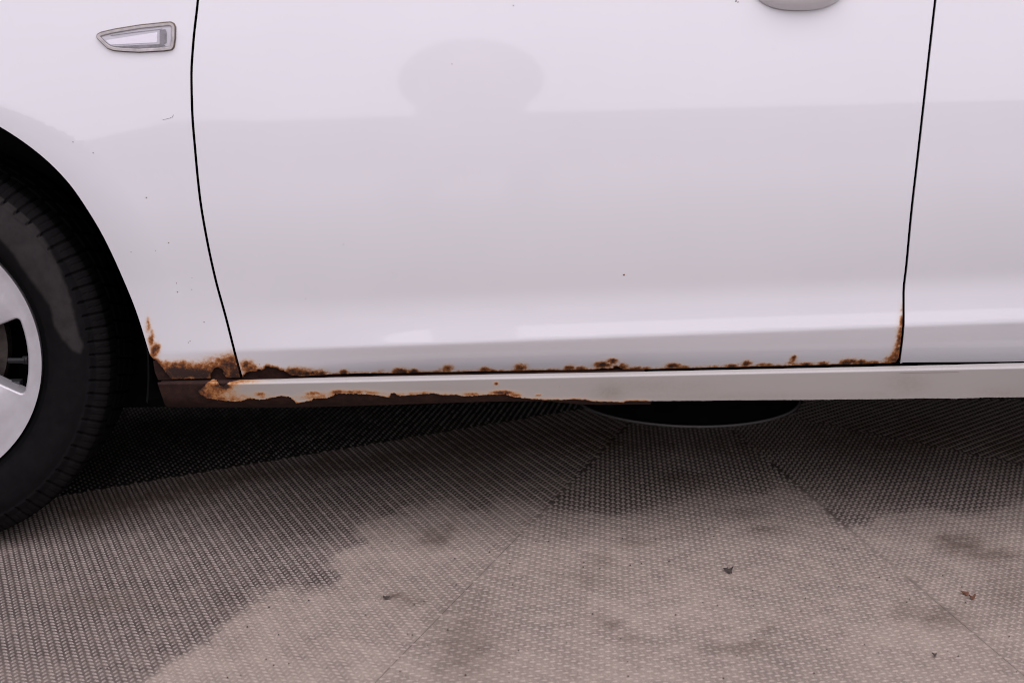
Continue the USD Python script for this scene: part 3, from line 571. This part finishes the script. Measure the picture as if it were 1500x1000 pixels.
def deck_fields(xy):
    v3 = np.c_[xy, np.zeros(len(xy))]; p = to_px(v3)
    p = p + (meshkit.fbm(v3*14, 4, 3)-.5)[:, None]*np.array([60, 22]) + (meshkit.fbm(v3*70, 3, 5)-.5)[:, None]*np.array([26, 9])
    def soft(poly, w):
        inside = shapely.contains_xy(poly, p[:, 0], p[:, 1]); d = shapely.distance(poly.exterior, shapely.points(p))
        return smooth01(.5 + np.where(inside, d, -d)/(2*w))
    big = meshkit.fbm(v3*5, 4, 9)
    dst = .14*soft(mid_px, 40) + .66*soft(dust_px, 11) + (big-.5)*.5*soft(mid_px, 30)
    dst = dst + .36*(meshkit.fbm(v3*22, 4, 19)-.5) + .26*(meshkit.fbm(v3*64, 3, 29)-.5)
    q = to_px(v3) + (meshkit.fbm(v3*40, 3, 7)-.5)[:, None]*np.array([30, 14])
    mud_shade = np.zeros(len(xy))
    for x, y, rx, ry, s_ in muds_and_shade:
        mud_shade = np.maximum(mud_shade, s_*np.exp(-(((q[:, 0]-x)/rx)**2 + ((q[:, 1]-y)/ry)**2)))
    mud_shade = np.maximum(mud_shade, .8*soft(smear_px, 16))
    mud_shade = mud_shade*(.5 + meshkit.fbm(v3*60, 3, 2))
    return np.clip(dst, 0, 1), np.clip(mud_shade*.8, 0, .9)
view = Polygon([ground(p) for p in ((-140, 1120), (1640, 1120), (1640, 585), (-140, 585))])
step = .009
for k in range(len(allseams)):
    sa, sb = allseams[k], allseams[(k+1) % len(allseams)]
    pg = wedge(sa, sb)
    near = pg.intersection(view.buffer(.05))
    fine = not near.is_empty
    # the plate: a thin sheet, finely meshed where the photograph shows it
    b = pg.bounds
    if fine:
        nb = near.bounds
        cx = np.unique(np.r_[np.arange(b[0]-.1, nb[0], .3), np.arange(nb[0], nb[2], step), np.arange(nb[2], b[2]+.3, .3)])
        cy = np.unique(np.r_[np.arange(b[1]-.1, nb[1], .3), np.arange(nb[1], nb[3], step), np.arange(nb[3], b[3]+.3, .3)])
    else: cx, cy = np.arange(b[0]-.1, b[2]+.5, .4), np.arange(b[1]-.1, b[3]+.5, .4)
    V, Fc, N = panel(pg, lambda x, z: np.zeros_like(x), cx, cy, edge_r=.0002, depth=.004, step=.05)
    V = V[:, [0, 2, 1]]*[1, 1, -1]; N = N[:, [0, 2, 1]]*[1, 1, -1]; Fc = Fc[:, ::-1]
    fn = np.cross(V[Fc[:, 1]]-V[Fc[:, 0]], V[Fc[:, 2]]-V[Fc[:, 0]]); fl_ = (fn*N[Fc].mean(1)).sum(1) < 0; Fc[fl_] = Fc[fl_][:, ::-1]
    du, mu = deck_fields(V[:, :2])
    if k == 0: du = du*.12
    pl = obj('tread_plate', V, Fc, DARKPLATE if k == 0 else PLATE, tt_thing, normals=N, attrs={'dust_tone': du, 'mud_shade': mu})
    if not fine: continue
    # raised herringbone bars
    ax = math.radians(axes.get(k, 40)); A = np.array([math.cos(ax), math.sin(ax)]); Bv = np.array([-A[1], A[0]])
    PX, PY = (.0082, .0104) if k else (.0125, .0125)
    nb = near.bounds; c0 = np.array([(nb[0]+nb[2])/2, (nb[1]+nb[3])/2]); L = math.hypot(nb[2]-nb[0], nb[3]-nb[1])/2
    ii, jj = np.meshgrid(np.arange(-int(L/PX), int(L/PX)+1), np.arange(-int(L/PY), int(L/PY)+1), indexing='ij'); ii, jj = ii.ravel(), jj.ravel()
    cen = c0 + Bv*(ii*PX)[:, None] + A*((jj + .5*(ii % 2))*PY)[:, None]
    ok = shapely.contains_xy(near.buffer(-.0015), cen[:, 0], cen[:, 1]); cen, ii = cen[ok], ii[ok]
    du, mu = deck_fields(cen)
    if k == 0: du = du*.12
    th_ = ax + np.where((ii % 2 == 0) | (k == 0), 1, -1)*math.radians(46) + rng.normal(0, .03, len(cen))
    d = np.c_[np.cos(th_), np.sin(th_)]; o = np.c_[-d[:, 1], d[:, 0]]
    ln, wd = (.0049 if k else .0048)*(1 + rng.normal(0, .05, len(cen))), .0021
    hgt = (.0017 - .0006*du)*(1 + rng.normal(0, .08 if k else .3, len(cen)))
    z0 = np.full(len(cen), -.0002)
    def pt(a, b_, z): return np.c_[cen + d*(a*ln)[:, None] + o*(b_*wd), z]
    vs_ = np.stack([pt(-np.ones(len(cen)), 0, z0), pt(-.45*np.ones(len(cen)), -1, z0), pt(.45*np.ones(len(cen)), -1, z0), pt(np.ones(len(cen)), 0, z0), pt(.45*np.ones(len(cen)), 1, z0), pt(-.45*np.ones(len(cen)), 1, z0),
                    pt(-.45*np.ones(len(cen)), 0, hgt), pt(.45*np.ones(len(cen)), 0, hgt)], 1)
    fb = np.array([(0, 1, 6), (1, 2, 7), (1, 7, 6), (2, 3, 7), (3, 4, 7), (4, 5, 6), (4, 6, 7), (5, 0, 6)])
    ff = (np.arange(len(cen))[:, None, None]*8 + fb[None]).reshape(-1, 3)
    vv = vs_.reshape(-1, 3)
    obj('tread_bars', vv, ff, BAR if k else BAREBAR, pl, attrs={'dust_tone': np.repeat(du, 8), 'mud_shade': np.repeat(mu, 8)}, kind='stuff')
# hub cover and its rim
tm('hub_cover', trimesh.creation.cylinder(HR-.006, .01, sections=128, transform=trimesh.transformations.translation_matrix((*HUB, -.008))), plain('hub_black', (.03, .03, .033), .6, noise=20, amt=.4), tt_thing)
hr = trimesh.creation.annulus(HR-.0028, HR+.0008, .010, sections=160, transform=trimesh.transformations.translation_matrix((*HUB, -.0022)))
tm('hub_rim', hr, plain('worn_steel', (.42, .39, .37), .5, metallic=.3), tt_thing)
tm('deck_frame', trimesh.creation.cylinder(TR+.25, .006, sections=128, transform=trimesh.transformations.translation_matrix((*HUB, -.0085))), SEAM, tt_thing)
g = bx(-9, 9, -9, 7, -.08, -.02); p = tm('floor', g, CONC); p.SetCustomDataByKey('kind', 'structure')

# crumbs of dirt lying on the deck
def crumb(px, w, h, m, label, cat, seed, group=None):
    r = np.random.default_rng(seed); c = ground(px); n = 11
    a = np.linspace(0, 2*math.pi, n, endpoint=False); rad = 1 + r.normal(0, .28, n)
    P2 = Polygon(np.c_[w*rad*np.cos(a), h*rad*np.sin(a)]).buffer(0)
    if P2.geom_type != 'Polygon': P2 = max(P2.geoms, key=lambda q: q.area)
    e = trimesh.creation.extrude_polygon(P2, .0018, engine='earcut').subdivide()
    v = np.array(e.vertices); v[:, 2] += .0012 + .0022*meshkit.noise(v*300, seed) + .002*(v[:, 0]/w)**2
    q = thing(cat.replace(' ', '_'), label, cat, (*c, 0.0), group)
    obj('flake', v, np.array(e.faces), m, q)
DK = plain('dead_leaf', (.085, .068, .06), .8, noise=200, amt=.4)
crumb((1065, 837), .0058, .0085, DK, 'dark crumpled leaf scrap lying on the pale middle tread plate', 'leaf scrap', 3)
crumb((1413, 871), .0052, .0045, plain('rust_flake', (.19, .085, .05), .85, noise=200, amt=.4), 'larger red-brown rust flake on the right-hand tread plate', 'rust flake', 5)
crumb((1424, 877), .0036, .004, stage.GetPrimAtPath('/World/Looks/rust_flake').GetPath().pathString, 'smaller red-brown rust flake beside the larger one, nearer the camera', 'rust flake', 6)
crumb((566, 877), .0055, .003, DK, 'thin dark dirt scrap on the left-hand tread plate near the seam', 'dirt scrap', 8)
crumb((1369, 962), .0030, .0028, DK, 'small dark grit crumb at the bottom right near the diagonal seam', 'grit crumb', 9)

gr = np.random.default_rng(5); gv, gf = [], []
for k in range(150):
    c = ground((gr.uniform(60, 1490), gr.uniform(770, 995))); e = trimesh.creation.icosphere(subdivisions=0, radius=gr.uniform(.0006, .0014)); e.apply_scale((1, gr.uniform(.7, 1.6), .7)); e.apply_translation((*c, .0014))
    gf.append(np.array(e.faces) + sum(len(q) for q in gv)); gv.append(np.array(e.vertices))
g_ = obj('grit', np.vstack(gv), np.vstack(gf), DK, kind='stuff'); g_.SetCustomDataByKey('label', 'fine dark grit scattered over the dusty turntable plates'); g_.SetCustomDataByKey('category', 'grit')

# ---------------------------------------------------------------- the photographer, mirrored faintly in the door paint
import manifold3d as m3
def hull_chain(pts, R):
    out = []
    for (a, ra), (b, rb) in zip(zip(pts[:-1], R[:-1]), zip(pts[1:], R[1:])):
        out.append(m3.Manifold.hull(m3.Manifold.sphere(ra, 24).translate(list(map(float, a))) + m3.Manifold.sphere(rb, 24).translate(list(map(float, b)))))
    r = out[0]
    for o in out[1:]: r = r + o
    return r
def as_tm(m):
    q = m.to_mesh(); return trimesh.Trimesh(q.vert_properties[:, :3], q.tri_verts)
per = thing('person', 'crouching person in a hooded jacket with a camera, faintly mirrored in the front door', 'person')
y0 = -2.30
body = hull_chain([(0, y0-.22, .36), (0, y0-.10, .58), (0, y0-.04, .70)], [.155, .14, .13])
body = body + m3.Manifold.sphere(1.0, 64).scale([.222, .14, .185]).translate([0, y0-.04, .825])
for s in (-1, 1):
    body = body + hull_chain([(s*.11, y0, .80), (s*.115, y0+.10, .66), (s*.07, y0+.24, .735)], [.06, .048, .035])
    body = body + hull_chain([(s*.09, y0-.24, .34), (s*.19, y0+.10, .42 if s > 0 else .10), (s*.17, y0-.10 if s > 0 else y0-.42, .07)], [.10, .068, .05])
    body = body + hull_chain([(s*.17, y0-.10 if s > 0 else y0-.42, .055), (s*.18, y0+.06 if s > 0 else y0-.50, .045)], [.045, .038])
b = as_tm(body.refine_to_length(.03)); trimesh.smoothing.filter_taubin(b, iterations=8)
tm('body', b, CLOTH, per, smooth=60)
hd = as_tm(hull_chain([(0, y0+.07, .79), (0, y0+.09, .86)], [.062, .078]) + hull_chain([(0, y0+.02, .74), (0, y0+.06, .80)], [.055, .05])); tm('head', hd, SKIN, per, smooth=60)
tm('hood', as_tm(hull_chain([(0, y0+.03, .84), (0, y0+.05, .875)], [.10, .092])), CLOTH, per, smooth=60)
for s in (-1, 1):
    hm = hull_chain([(s*.075, y0+.24, .73), (s*.07, y0+.26, .775)], [.032, .034])
    for k in range(4): hm = hm + hull_chain([(s*.085, y0+.255, .755+.017*k), (s*.088, y0+.285, .755+.017*k), (s*.062, y0+.297, .757+.017*k)], [.0095, .009, .008])
    hm = hm + hull_chain([(s*.05, y0+.25, .74), (s*.035, y0+.235, .765)], [.011, .009])
    tm('hand', as_tm(hm), SKIN, per, smooth=60)
pc = thing('photo_camera', 'black camera in the hands of the crouching person, seen only as reflection in the door', 'camera')
tm('camera_body', bx(-.065, .065, y0+.20, y0+.25, .735, .825), STEM, pc)
tm('camera_lens', cyl(.034, .05, 0, y0+.275, .782, 40), STEM, pc)
